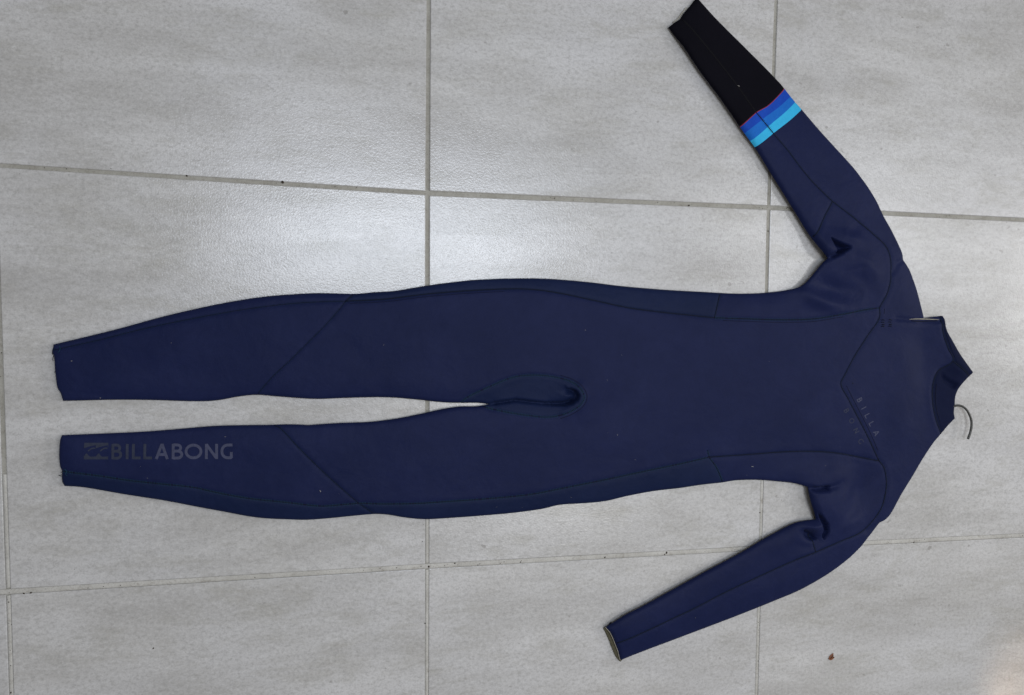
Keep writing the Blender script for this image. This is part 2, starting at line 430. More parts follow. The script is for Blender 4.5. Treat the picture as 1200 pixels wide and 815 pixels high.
def g(p, x, y, s, sy=None, ang=0):
    sy = sy or s
    dx, dy = p[:, 0] - x, p[:, 1] - y
    c, si = math.cos(math.radians(ang)), math.sin(math.radians(ang))
    u = dx * c + dy * si; v = -dx * si + dy * c
    return np.exp(-.5 * ((u / s) ** 2 + (v / sy) ** 2))
def along(p, poly, s):
    return np.exp(-.5 * (seg_dist(p, np.array(poly, float)) / s) ** 2)
def tap(p, poly, s, s_end=None):
    """ridge whose strength fades to both ends"""
    poly = cr(poly, 3); n = len(poly)
    d2 = ((p[:, None] - poly[None]) ** 2).sum(2); k = d2.argmin(1)
    w = np.sin(np.clip(np.linspace(0, math.pi, n), .25, math.pi - .25))[k]
    return w * np.exp(-.5 * d2[np.arange(len(p)), k] / s ** 2)

def pit(p, poly, soft):
    poly = np.array(poly, float); k = inside(p, poly)
    d = seg_dist(p, poly, True); d = np.where(k, d, -d)
    t = np.clip((d + soft * .35) / soft, 0, 1)
    return t * t * (3 - 2 * t)
def lift(p):
    """how far the fold line itself stands off the floor, mm"""
    z = 7.0 * along(p, [(800, 62), (900, 205), (955, 292)], 16)
    z += 9 * g(p, 962, 298, 16) + 8 * g(p, 940, 330, 16)
    z += 9 * g(p, 948, 585, 14, 22) + 5 * g(p, 935, 612, 16)
    z += 6 * along(p, [(730, 722), (900, 630)], 14)
    z += 3.0 * g(p, 1106, 400, 30) + 4 * g(p, 1125, 450, 18) + 2 * g(p, 710, 745, 18)
    z += 3 * along(p, [(880, 566), (940, 570)], 10)
    z += 1.5 * g(p, 66, 430, 20, 40) + 1.5 * g(p, 70, 535, 20, 40)
    return z
seam_all = [seams[k] for k in seams]
def height(p):
    """top surface of the suit, metres"""
    d = seg_dist(p, outline, True)
    e = np.clip(d / 4.5, 0, 1); t = np.clip(d / 26, 0, 1)
    f = .5 * np.sqrt(1 - (1 - e) ** 2) + .5 * (1 - (1 - t) ** 2)
    body = 9.0 + 3.5 * g(p, 760, 455, 170, 70) - 1.5 * g(p, 100, 480, 90, 90) + 3 * along(p, [(880, 150), (960, 250), (1000, 300)], 25) + 3 * along(p, [(780, 730), (930, 660)], 22)
    z = 5.2 + lift(p) + body * f
    hf = np.clip(d / 6, 0, 1)
    w = np.zeros(len(p))
    # crotch: the gusset dips to the line where the thighs meet
    lens = tap(p, [(575, 474), (590, 469), (640, 466), (672, 464)], 12)
    w -= 3.5 * lens
    sd = seg_dist(p, np.array([(573, 474), (586.7, 471.3), (604, 469), (620, 471), (640, 472.9), (660, 473.3), (668, 470.5)]))
    below = p[:, 1] > np.interp(p[:, 0], [573, 604, 640, 660, 675], [474, 469, 473, 473.3, 466])
    w -= 6.5 * np.exp(-.5 * (sd / 1.25) ** 2) + 3.0 * np.exp(-sd / 5.0) * np.where(below, 1.0, .35)
    w += 6 * g(p, 676, 464, 14, 16)
    rim = np.array([(645, 473.8), (658, 473.8), (667, 471.8), (673, 467.5), (674.6, 462.5), (671.5, 457.8), (666, 455.5)])
    reg = np.vstack([rim, [(655, 450), (620, 452), (612, 470), (622, 473.2)]])
    k_ = inside(p, reg); dr = seg_dist(p, rim)
    ramp = np.clip((p[:, 0] - 630) / 36, 0, 1)
    w -= np.where(k_, 1.0, np.exp(-.5 * (dr / .9) ** 2)) * 17.0 * ramp * np.exp(-dr / 5.5) * np.clip((p[:, 1] - 449) / 9, 0, 1)
    w += 2.0 * along(p, [(677, 451), (681, 464), (676, 474), (660, 483)], 3.4)
    # armpit of the raised sleeve
    w += 6 * g(p, 1002, 305, 20, 16, 30) + 6 * 1.5 * tap(p, [(928, 338), (955, 352), (990, 362)], 6) + 4 * g(p, 955, 283, 14, 8, 55)
    w -= 9 * tap(p, [(945, 330), (985, 340), (1015, 350)], 7)
    w -= 27 * pit(p, [(967.5, 280), (976, 284), (991, 290.5), (986, 294.5), (979.5, 297), (975, 294), (971, 288)], 4.6)
    w -= 13 * np.exp(-.5 * (seg_dist(p, np.array([(964, 303.5), (971, 300.5), (980, 296)])) / 1.8) ** 2)
    w += 5 * g(p, 992, 279, 10, 5, 20)
    w -= .9 * tap(p, [(985, 318), (1000, 315), (1015, 312)], 1.6)
    w += 2.5 * tap(p, [(1045, 240), (1052, 300), (1060, 345)], 9)
    # fold where the sleeve meets the shoulder
    w -= 2.6 * np.exp(-.5 * (seg_dist(p, np.array([(1060, 303), (1049, 309), (1043, 320)])) / 2.2) ** 2)
    # armpit of the lowered sleeve
    w += 8 * g(p, 975, 598, 20, 18) + 5 * g(p, 975, 556, 18, 9, -20)
    w -= 13 * np.exp(-.5 * (seg_dist(p, np.array([(942, 571.5), (955, 572), (965, 571)])) / 2.0) ** 2) + 5 * tap(p, [(960, 572), (972, 569.5), (984, 564.5)], 2.2)
    w -= 10 * g(p, 1008, 573, 13, 26)
    w -= 27 * pit(p, [(954, 598), (960, 605), (966, 612.5), (967.5, 622), (963, 631), (960.5, 628), (961.5, 620), (958, 609)], 2.6)
    w -= 12 * g(p, 946.5, 626, 7, 4.2, 28) + 14 * pit(p, [(939, 619), (948, 625), (955, 631), (948, 632), (942, 628)], 4)
    w += 6 * g(p, 948, 616, 7, 4, 0)
    w += 4.5 * tap(p, [(975, 626), (990, 614), (1012, 600)], 5)
    w += 1.5 * tap(p, [(1037, 550), (1037, 580), (1022, 606)], 3.5)
    w -= 2.4 * np.exp(-.5 * (seg_dist(p, np.array([(1032, 613), (1024, 617), (1015, 622)])) / 2.2) ** 2)
    # yoke, neck
    w -= 7.5 * g(p, 1082, 412, 15, 24) ; w += 3.5 * tap(p, [(1055, 420), (1052, 480), (1062, 545)], 13)
    w -= 2.0 * g(p, 1000, 540, 20, 10)
    w -= 6.0 * g(p, 1110, 441, 9, 7, 40) + 8.0 * pit(p, [(1101, 437), (1110, 444), (1120, 450), (1121, 457), (1111, 454), (1103, 446)], 6)
    w += 4.5 * tap(p, [(1104, 380), (1113, 415), (1136, 436)], 6)
    w += 2.0 * tap(p, [(1095, 505), (1088, 470), (1096, 440)], 4)
    # chest opening
    w -= 3.0 * np.exp(-.5 * (seg_dist(p, np.array([(1048, 373.5), (1070, 375.8), (1100, 376)])) / 1.8) ** 2)
    w += 2.5 * g(p, 1060, 380, 30, 5)
    # slack across thighs, knees and chest
    for (x, y, s, sy, an, a) in [(470, 400, 60, 12, 15, .9), (430, 430, 40, 7, 50, -.7), (250, 440, 50, 10, 5, -.9), (215, 400, 60, 12, -12, .7),
                                 (450, 545, 50, 9, 70, -.5), (520, 540, 60, 14, -10, 1.0), (240, 550, 60, 9, 10, .6), (720, 430, 20, 45, 0, -1.1),
                                 (760, 470, 25, 60, 0, .9), (880, 430, 40, 30, 20, -.9), (940, 470, 30, 45, 0, .8), (690, 470, 14, 40, 0, .9), (870, 400, 60, 9, 4, .6),
                                 (830, 710, 50, 7, -27, -.9), (930, 200, 40, 8, 50, .9), (640, 540, 60, 16, -8, .9), (600, 400, 70, 16, 4, .7)]:
        w += a * 1.3 * g(p, x, y, s, sy, an)
    for poly, a in (([(403, 500), (412, 515), (420, 535), (426, 548)], .45), ([(430, 498), (440, 520), (450, 540)], .45), ([(418, 385), (408, 402), (392, 425)], .35), ([(448, 392), (440, 405), (428, 430)], .35),
                    ([(75, 460), (115, 464), (180, 467)], 1.6)):
        w -= a * tap(p, poly, 1.8)
    # tension folds fanning out of the armpits and the crotch
    for poly, a, sg_ in (([(992, 300), (1010, 308), (1030, 330)], 3.0, 5), ([(985, 318), (1003, 326), (1022, 345)], -2.6, 4.5), ([(972, 322), (985, 336), (1005, 352)], 2.6, 5),
                         ([(985, 280), (1000, 268), (1008, 258)], -1.8, 4), ([(955, 270), (940, 245), (925, 220)], 2.2, 6), ([(975, 285), (968, 262), (955, 240)], -1.6, 5),
                         ([(968, 585), (985, 578), (1002, 552)], 3.0, 6), ([(985, 610), (1000, 590), (1012, 560)], -2.2, 6), ([(905, 548), (940, 552), (970, 552)], 2.6, 6), ([(925, 634), (945, 640), (968, 628)], -2.0, 3.5),
                         ([(900, 642), (920, 632), (938, 618)], 2.0, 5), ([(870, 700), (910, 682), (960, 664)], 2.0, 7), ([(950, 690), (985, 660), (1010, 630)], -1.4, 6),
                         ([(684, 452), (712, 440), (745, 425)], 1.1, 7), ([(686, 470), (715, 474), (750, 482)], -1.0, 7), ([(680, 486), (705, 502), (735, 520)], 1.0, 8), ([(560, 440), (590, 428), (630, 420)], 1.0, 8),
                         ([(1045, 395), (1062, 425), (1068, 470)], 2.2, 9), ([(1040, 560), (1052, 535), (1068, 505)], -1.4, 9), ([(1070, 385), (1083, 410), (1082, 440)], -3.0, 9), ([(955, 400), (985, 395), (1010, 385)], -1.0, 8),
                         ([(870, 356), (905, 358), (940, 354)], 1.6, 5), ([(860, 110), (885, 150), (905, 185)], 1.6, 7), ([(832, 50), (855, 80), (880, 112)], -1.2, 7)):
        w += a * tap(p, poly, sg_)
    # back-and-forth of the cut ankle edge seams
    z += w * hf
    # seams pressed into the foam
    sm = np.zeros(len(p))
    for s in seam_all: sm = np.maximum(sm, np.exp(-.5 * (seg_dist(p, s) / 1.5) ** 2))
    al = np.zeros(len(p))
    for s in seam_all: al = np.maximum(al, np.exp(-.5 * ((seg_dist(p, s) - 3.6) / 1.3) ** 2))
    z += .38 * al * np.clip(d / 4, 0, 1) * (1 - sm)
    z -= .9 * sm * np.clip(d / 2, .2, 1)
    z += .35 * np.sin(p[:, 0] * .045 + 1.3 * np.sin(p[:, 1] * .031)) * np.sin(p[:, 1] * .06 + .8 * np.sin(p[:, 0] * .027)) * hf
    return np.maximum(z, 1.6) * MM

# ---- point set
pts = []; edges = []
def add_line(poly, closed=False):
    b = len(pts); pts.extend([tuple(q) for q in poly]); n = len(poly)
    for k in range(n - 1 + (1 if closed else 0)): edges.append((b + k, b + (k + 1) % n))
add_line(outline, True)
def offs(poly, d, closed=False):
    if closed: t = np.roll(poly, -1, 0) - np.roll(poly, 1, 0)
    else: t = np.gradient(poly, axis=0)
    t /= np.linalg.norm(t, axis=1)[:, None] + 1e-9
    return poly + np.stack([-t[:, 1], t[:, 0]], 1) * d
for k in seams: add_line(seams[k])
for k in band: add_line(band[k])
loose = []
for d in (.8, 1.9, 3.4, 5.2):
    for s in (1, -1):
        q = offs(outline, s * d, True)
        q = q[inside(q, outline)]; q = q[seg_dist(q, outline, True) > d * .8]
        loose.append(q)
for k in seams:
    for d in (-3.4, -1.7, 1.7, 3.4):
        q = offs(seams[k], d); loose.append(q)
gx, gy = np.meshgrid(np.arange(50, 1150, 5.0), np.arange(-5, 790, 5.0)); gx[::2] += 2.5
q = np.stack([gx.ravel(), gy.ravel()], 1) + RNG.uniform(-.5, .5, (gx.size, 2)); loose.append(q)
for (x0, x1, y0, y1) in ((925, 1070, 265, 380), (930, 1050, 540, 650), (560, 690, 435, 492), (960, 995, 276, 306), (936, 972, 560, 636), (640, 680, 452, 478), (600, 641, 466, 476), (572, 601, 466, 477), (1080, 1142, 365, 515)):
    st0 = 1.9 if x1 - x0 > 44 else 1.15
    gx, gy = np.meshgrid(np.arange(x0, x1, st0), np.arange(y0, y1, st0)); gx[::2] += st0 / 2
    loose.append(np.stack([gx.ravel(), gy.ravel()], 1) + RNG.uniform(-.15, .15, (gx.size, 2)))
Q = np.concatenate(loose)
Q = Q[inside(Q, outline)]
cons = [outline] + list(seams.values()) + list(band.values())
dm = seg_dist(Q, np.vstack([outline, outline[:1]]))
Q = Q[dm > .6]
dm = np.full(len(Q), 1e9)
for c in cons[1:]: dm = np.minimum(dm, seg_dist(Q, c))
Q = Q[dm > .9]
# thin out crowded points
key = {}
for i, (x, y) in enumerate(Q):
    k = (int(x / .95), int(y / .95))
    if k not in key: key[k] = i
Q = Q[sorted(key.values())]
allp = [Vector(p) for p in pts] + [Vector(map(float, p)) for p in Q]
v2, e2, f2, _, oe, _ = delaunay_2d_cdt(allp, edges, [], 0, 1e-5)
v2 = np.array([tuple(v) for v in v2]); f2 = np.array([f for f in f2 if len(f) == 3])
cen = v2[f2].mean(1); keep = inside(cen, outline); f2 = f2[keep]; cen = cen[keep]
# orient counter-clockwise as seen from above (the photo's y runs down)
a, b, c = v2[f2[:, 0]], v2[f2[:, 1]], v2[f2[:, 2]]
sg = (b[:, 0] - a[:, 0]) * (c[:, 1] - a[:, 1]) - (b[:, 1] - a[:, 1]) * (c[:, 0] - a[:, 0])
f2 = np.where((sg > 0)[:, None], f2[:, ::-1], f2)
used = np.unique(f2)
remap = -np.ones(len(v2), int); remap[used] = np.arange(len(used)); v2n = v2[used]; f2 = remap[f2]
consE = set()
for (i, j), o in zip(e2, oe):
    if len(o) and remap[i] >= 0 and remap[j] >= 0: consE.add((min(remap[i], remap[j]), max(remap[i], remap[j])))
hz = height(v2n)
ZS = .008
base3 = fl(v2n[:, 0], v2n[:, 1], ZS)
V3 = base3.copy(); V3[:, 2] = hz
bvh = BVHTree.FromPolygons([tuple(v) for v in V3], [tuple(map(int, f)) for f in f2])
def surf(px, py, up=0.0):
    q = fl(px, py, ZS)
    h = bvh.ray_cast(Vector((q[0], q[1], .5)), Vector((0, 0, -1)))
    if h[0] is None:
        n = bvh.find_nearest(Vector((q[0], q[1], .01)))
        return np.array([q[0], q[1], n[0].z + up])
    return np.array([q[0], q[1], h[0].z + up])

# ---- panels: faces that no seam divides
from collections import defaultdict, deque
ef = defaultdict(list)
for i, f in enumerate(f2):
    for k in range(3):
        a_, b_ = int(f[k]), int(f[(k + 1) % 3]); ef[(min(a_, b_), max(a_, b_))].append(i)
comp = -np.ones(len(f2), int); nc = 0
for s in range(len(f2)):
    if comp[s] >= 0: continue
    comp[s] = nc; dq = deque([s])
    while dq:
        i = dq.popleft(); f = f2[i]
        for k in range(3):
            a_, b_ = int(f[k]), int(f[(k + 1) % 3]); e = (min(a_, b_), max(a_, b_))
            if e in consE: continue
            for j in ef[e]:
                if comp[j] < 0: comp[j] = nc; dq.append(j)
    nc += 1
size = np.bincount(comp, minlength=nc)
SEEDS = [
 ('torso_panel', 'navy', (800, 450)), ('yoke_panel', 'navy', (1050, 450)), ('gusset_panel', 'navy_side', (620, 455)),
 ('lower_leg_panel', 'navy', (200, 430)), ('lower_leg_panel', 'navy', (200, 540)),
 ('calf_panel', 'navy_side', (200, 372)), ('calf_panel', 'navy_side', (250, 588)),
 ('side_panel', 'navy_side', (600, 332)), ('side_panel', 'navy_side', (600, 592)),
 ('underarm_panel', 'navy', (930, 355)), ('underarm_panel', 'navy', (930, 550)),
 ('sleeve_panel', 'navy_side', (800, 730)), ('sleeve_panel', 'navy_side', (960, 190)), ('sleeve_panel', 'navy', (910, 190)),
 ('forearm_panel', 'black', (860, 60)), ('forearm_panel', 'black', (830, 85)),
 ('red_trim', 'red', (903.2, 120.2)), ('red_trim', 'red', (874, 142)),
 ('stripe', 'royal', (905, 124)), ('stripe', 'royal', (877, 147)), ('stripe', 'azure', (912, 130)), ('stripe', 'azure', (883, 156)),
 ('stripe', 'cyan', (918, 140)), ('stripe', 'cyan', (890, 162)), ('collar_band', 'collar', (1108, 395)), ('collar', 'collar', (1105, 470)), ('collar_band', 'collar', (1122, 420)), ('cuff_panel', 'navy', (780, 712)),
]
suit = tag(empty('wetsuit', tuple(fl(600, 455))), 'navy blue full wetsuit lying flat on the grey tiles, one forearm black with blue stripes', 'wetsuit')
suit.location = (0, 0, 0)
LBL = {('forearm_panel', 'black'): 'black forearm panel of the raised sleeve', ('stripe', 'royal'): 'royal blue stripe', ('stripe', 'azure'): 'azure blue stripe', ('stripe', 'cyan'): 'pale cyan stripe'}
name_of = {}
for nm, mt, (x, y) in SEEDS:
    i = int(((cen - np.array([x, y])) ** 2).sum(1).argmin())
    if comp[i] not in name_of: name_of[comp[i]] = (nm, mt)
# stray slivers join the panel next to them
cc = {k: (nm) for k, nm in name_of.items()}
for k in np.argsort(-size):
    if k in name_of: continue
    m = cen[comp == k].mean(0)
    best, bd = None, 1e9
    for n_ in name_of:
        q = cen[comp == n_]; d = ((q - m) ** 2).sum(1).min()
        if d < bd: best, bd = n_, d
    if size[k] > 60: print('unnamed panel', k, size[k], m, '->', name_of[best])
    comp[comp == k] = best
for k, (nm, mt) in name_of.items():
    F = f2[comp == k]
    if len(F) == 0: continue
    u = np.unique(F); rm = np.zeros(len(V3), int); rm[u] = np.arange(len(u))
    o = mesh(nm, V3[u], rm[F], M[mt], suit)
    if (nm, mt) in LBL: o['label'] = LBL[(nm, mt)]

# ---- underside: fold rounding in below the outline, then flat on the floor
n = len(outline)
zo = height(outline); nrm = offs(outline, 1.0, True) - outline
ins = inside(outline + nrm * .6, outline)
if ins.mean() < .5: nrm = -nrm
O3 = fl(outline[:, 0], outline[:, 1], ZS)
N3 = fl(outline[:, 0] + nrm[:, 0], outline[:, 1] + nrm[:, 1], ZS) - O3
N3 /= np.linalg.norm(N3, axis=1)[:, None]
V = []
for fr, zf in ((0, 1.0), (.10, .74), (.40, .46), (.95, .22), (1.5, .06)):
    r = O3 + N3 * (zo[:, None] * fr); r[:, 2] = np.maximum(zo * zf, .0004); V.append(r)
V = np.concatenate(V); F = []
for k in range(4):
    for m in range(n):
        m2 = (m + 1) % n
        F.append((k * n + m, k * n + m2, (k + 1) * n + m2, (k + 1) * n + m))
mesh('back_panel', V, F, M['under'], suit)

# ------------------------------------------------------------------ tubes, seams, stitches
def tube(pts3, r, sides=6, cap=True):
    pts3 = np.array(pts3); t = np.gradient(pts3, axis=0); t /= np.linalg.norm(t, axis=1)[:, None] + 1e-12
    V = []; F = []
    rr = r if hasattr(r, '__len__') else [r] * len(pts3)
    for i, (p, d) in enumerate(zip(pts3, t)):
        up = np.array([0, 0, 1.0]) if abs(d[2]) < .9 else np.array([1.0, 0, 0])
        s = np.cross(d, up); s /= np.linalg.norm(s); u = np.cross(s, d)
        for k in range(sides):
            a = 2 * math.pi * k / sides
            V.append(p + (s * math.cos(a) + u * math.sin(a)) * rr[i])
    for i in range(len(pts3) - 1):
        for k in range(sides):
            k2 = (k + 1) % sides
            F.append((i * sides + k, i * sides + k2, (i + 1) * sides + k2, (i + 1) * sides + k))
    if cap:
        F.append(tuple(range(sides))[::-1]); F.append(tuple(len(V) - sides + k for k in range(sides)))
    return V, F
def join(parts):
    V = []; F = []
    for v, f in parts:
        b = len(V); V += list(v); F += [tuple(i + b for i in q) for q in f]
    return V, F

def clip_in(poly, m=.4):
    k = inside(poly, outline) & (seg_dist(poly, outline, True) > m)
    return poly[k]
STR = {'gusset': .9, 'ribB': .8, 'legB_side': .9, 'sleeveA': .5}
for kname, s in seams.items():
    s = clip_in(s)
    if len(s) < 2: continue
    c3 = [surf(x, y, -.0002) for x, y in s]
    rad = {'kneeA': .6, 'legA_side': .65, 'kneeB': .75, 'kneeB_end': .75, 'gusset': .9}.get(kname, 1.1) * MM
    V, F = tube(c3, rad, 6)
    so = mesh('seam', V, F, M['seam_black' if kname == 'forearmA' else 'seam'], suit)
    # overlock stitches: short cross threads with a rail of thread either side
    L = np.concatenate([[0], np.cumsum(np.linalg.norm(np.diff(s, axis=0), axis=1))])
    T = np.arange(1.0, L[-1] - .5, 1.75)
    X = np.interp(T, L, s[:, 0]); Y = np.interp(T, L, s[:, 1])
    c = np.stack([X, Y], 1)
    if len(c) < 3: continue
    l_, r_ = offs(c, -1.7), offs(c, 1.7)
    parts = []
    wd = .24 * MM
    for i in range(len(c) - 1):
        if random.random() < .12: continue
        a3 = surf(*l_[i], .00025); b3 = surf(*r_[i], .00025); m3 = surf(*c[i], .00075)
        d = (c[i + 1] - c[i]); dd = fl(*(c[i] + d), ZS) - fl(*c[i], ZS); dd = dd / (np.linalg.norm(dd) + 1e-9) * wd
        Vq = [a3 - dd, a3 + dd, m3 - dd, m3 + dd, b3 - dd, b3 + dd]
        parts.append((Vq, [(0, 2, 3, 1), (2, 4, 5, 3)]))
    V, F = join(parts)
    st = mesh('stitching', V, F, M['seam_black'] if kname == 'forearmA' else M['threadlight'] if kname in ('gusset', 'legB_side', 'ribB_end', 'ribA', 'thighB_side') else M['thread'], so)
    st['kind'] = 'stuff'

# parallel topstitch line of the collar, side seams and gusset
for poly in ([(845, 375.8), (875, 377), (912, 378), (950, 377), (985, 371.5)], [(655, 439.5), (668, 443.8), (679, 452), (684.5, 464), (680, 475.5), (668, 484.5), (655, 490)],
             [(410, 355.8), (450, 354), (500, 348), (550, 344), (590, 342)], [(988.5, 452), (1000, 474), (1015, 503), (1026, 527)], [(1033.5, 362), (1033, 368)], [(1103.5, 379), (1106, 394), (1110, 409), (1114, 419)], [(1093.6, 450), (1092.2, 464.5), (1094, 481), (1099, 495)], [(1115, 423), (1124, 431), (1131, 437)]):
    s = clip_in(cr(poly, 2.5)); V, F = tube([surf(x, y, .0001) for x, y in s], .4 * MM, 5)
    mesh('seam', V, F, M['seam'], suit)

# bar tacks at the two top corners of the chest panel
parts = []
for (x, y) in ((1031.2, 375), (1039.5, 374.8)):
    for dx, dy in ((0, 0), (-.6, 2.6), (.1, 5.4), (-.4, 7.4)):
        a = [surf(x + dx - 1.6, y + dy + .4, .0003), surf(x + dx, y + dy, .0007), surf(x + dx + 1.6, y + dy + .6, .0003)]
        parts.append(tube(a, .8 * MM, 5))
V, F = join(parts); mesh('bar_tack', V, F, M['seam'], suit)

# small vent hole of the yoke
q = surf(996, 449, .0002)
V = [(q[0] + math.cos(a) * .0012, q[1] + math.sin(a) * .0012, q[2]) for a in np.linspace(0, 2 * math.pi, 9)[:-1]] + [(q[0], q[1], q[2] + .0003)]
mesh('drain_hole', V, [(i, (i + 1) % 8, 8) for i in range(8)], M['seam'], suit)

# cut neoprene edge at the chest opening
s = cr([(1063, 374.4), (1072, 374.0), (1084, 374.2), (1098, 374.8)], 2)
c3 = [surf(x, y, .0012 + .0006 * min(1, i / 4)) for i, (x, y) in enumerate(s)]
V, F = tube(c3, [.35 * MM + .55 * MM * math.sin(math.pi * i / (len(s) - 1)) for i in range(len(s))], 6)
mesh('lining_edge', V, F, M['lining'], suit)
s = cr([(1066, 376.2), (1076, 377), (1086, 376.6), (1097, 376.2)], 2)
V, F = tube([surf(x, y, .0002) for x, y in s], .8 * MM, 6); mesh('opening_edge', V, F, M['seam'], suit)

# cuff of the lowered sleeve: open end showing the lining of the back layer
front = cr([(709.6, 735.3), (714.7, 741.4), (718.4, 748.7), (721.4, 756), (724.3, 763.4), (726, 770), (727.5, 774.6)], 1.5)
back = cr([(707.2, 736.2), (711, 743.6), (713.6, 749.6), (716.6, 757.4), (720.2, 766), (723.6, 772), (727, 775.2)], 1.5)
m = 28
fi = np.linspace(0, len(front) - 1, m); bi = np.linspace(0, len(back) - 1, m)
fr = np.stack([np.interp(fi, np.arange(len(front)), front[:, k]) for k in (0, 1)], 1)
bk = np.stack([np.interp(bi, np.arange(len(back)), back[:, k]) for k in (0, 1)], 1)
A3 = fl(fr[:, 0] + 7, fr[:, 1] - 2.5, ZS); B3 = fl(bk[:, 0], bk[:, 1], .002)
V = []; F = []
for i in range(m):
    a, b = A3[i].copy(), B3[i].copy(); mid = (a + b) / 2
    a[2] = .0022; b[2] = .0030; e = b.copy(); e[2] = .0004
    V += [a, mid * [1, 1, 0] + [0, 0, .0018], b, e]
    if i:
        q = 4 * i
        for k in range(3): F.append((q - 4 + k, q + k, q + k + 1, q - 3 + k))
mesh('cuff_lining', V, F, M['lining_dark'], suit)
c3 = []
for (x, y) in fr:
    q = fl(x, y, ZS); c3.append([q[0], q[1], float(height(np.array([[x, y]]))[0]) - .0002])
V, F = tube(c3, .75 * MM, 6); mesh('cuff_edge', V, F, M['lining'], suit)
c3 = [[b[0], b[1], .0022] for b in B3]
V, F = tube(c3, .6 * MM, 6); mesh('cuff_edge', V, F, M['lining_dark'], suit)
# a sliver of lining at the end of the black forearm
V, F = tube([[*fl(x, y, ZS)[:2], .0035] for x, y in cr([(806, 8), (800.5, 14.5), (796.5, 20.5), (790, 25.5)], 2)], .8 * MM, 6)
mesh('cuff_edge', V, F, M['lining'], suit)

# frayed threads at both ankles
def wisp(pts_, r=.28, z=4.0):
    s = cr(pts_, 1.5)
    return tube([[*fl(x, y, ZS)[:2], (z + .8 * math.sin(i)) * MM] for i, (x, y) in enumerate(s)], r * MM, 5)
for grp in ([[(64, 408), (61, 410), (60, 414), (62, 416)], [(64, 414), (61.5, 417), (60.5, 421), (61.2, 423.5)], [(63.5, 411), (60.5, 412.5), (60, 416)], [(65, 434), (63, 436), (62.8, 437.5)]],
            [[(74, 556.5), (70, 557.5), (67.3, 558.4)], [(73.5, 558), (70.5, 558.9), (68.5, 558.2)], [(73, 553), (70.5, 554), (70.2, 555)]]):
    V, F = join([wisp(w_, .36) for w_ in grp]); mesh('loose_thread', V, F, M['seam'], suit)
# frayed dark patches where the hem stitching has come loose
for base_pts in ([(70, 405.5), (71.5, 408), (71, 411.5), (69, 413.5)], [(77, 549), (79.5, 552), (78, 555), (80, 557)]):
    V, F = tube([surf(x, y, .0004) for x, y in cr(base_pts, 1.3)], .4 * MM, 5); mesh('loose_thread', V, F, M['threadlight'], suit)

# ------------------------------------------------------------------ printed lettering
def arc(cx, cy, rx, ry, a0, a1, n=12):
    return [(cx + rx * math.cos(math.radians(a)), cy + ry * math.sin(math.radians(a))) for a in np.linspace(a0, a1, n)]
def glyph(ch):
    """strokes in a unit box, x right, y up"""
    return {
     'B': [[(.14, 0), (.14, 1)], [(.14, .93), (.5, .93)] + arc(.5, .73, .28, .2, 90, -90, 8) + [(.14, .53)], [(.14, .53), (.55, .53)] + arc(.55, .3, .33, .23, 90, -90, 8) + [(.14, .07)]],
     'I': [[(.5, 0), (.5, 1)]],
     'L': [[(.16, 0), (.16, 1)], [(.16, .08), (1, .08)]],
     'A': [[(.08, 0), (.5, 1)], [(.5, 1), (.92, 0)], [(.24, .3), (.76, .3)]],
     'O': [arc(.5, .5, .42, .42, 90, 450, 28)],
     'N': [[(.12, 0), (.12, 1)], [(.12, .96), (.88, .04)], [(.88, 0), (.88, 1)]],
     'G': [[(.97, .92), (.62, .92)] + arc(.56, .5, .44, .42, 90, 270, 14) + [(.88, .08), (.88, .46)], ],
    }[ch]
cnt = [0]
def strokes(gl, to_px, width, up=.00035):
    """ribbon meshes following the fabric"""
    parts = []
    for st_ in gl:
        cnt[0] += 1
        s = np.array([to_px(*q) for q in st_])
        # resample
        L = np.concatenate([[0], np.cumsum(np.linalg.norm(np.diff(s, axis=0), axis=1))]); nseg = max(2, int(L[-1] / 1.2))
        T = np.linspace(0, L[-1], nseg + 1); s = np.stack([np.interp(T, L, s[:, k]) for k in (0, 1)], 1)
        a, b = offs(s, -width / 2), offs(s, width / 2)
        V = []; F = []
        for i in range(len(s)):
            dz = up + .00003 * (cnt[0] % 5)
            V += [surf(*a[i], dz), surf(*s[i], dz), surf(*b[i], dz)]
            if i: q = 3 * i; F += [(q - 3, q - 2, q + 1, q), (q - 2, q - 1, q + 2, q + 1)]
        # face up
        v0, v1, v2_ = np.array(V[F[0][0]]), np.array(V[F[0][1]]), np.array(V[F[0][2]])
        if np.cross(v1 - v0, v2_ - v1)[2] < 0: F = [f[::-1] for f in F]
        parts.append((V, F))
    return join(parts)
ank = empty('ankle_lettering'); ank.parent = suit
boxes = [('B', 131.7, 144.4), ('I', 148.2, 152.2), ('L', 155.8, 166), ('L', 169.2, 179.4), ('A', 183.0, 198.5), ('B', 202, 215.8), ('O', 217.3, 238), ('N', 240.8, 256.5), ('G', 259, 273.5)]
for k, (ch, x0, x1) in enumerate(boxes):
    yb = 537.6 - .4 * k / 8; yt = 520.0 - .4 * k / 8
    V, F = strokes(glyph(ch), lambda u, v: (x0 + u * (x1 - x0), yb + v * (yt - yb)), 3.3)
    mesh('letter', V, F, M['print_grey'] if k > 3 else M['print_dim'], ank)  # sky sheen on the later letters put into a brighter print colour
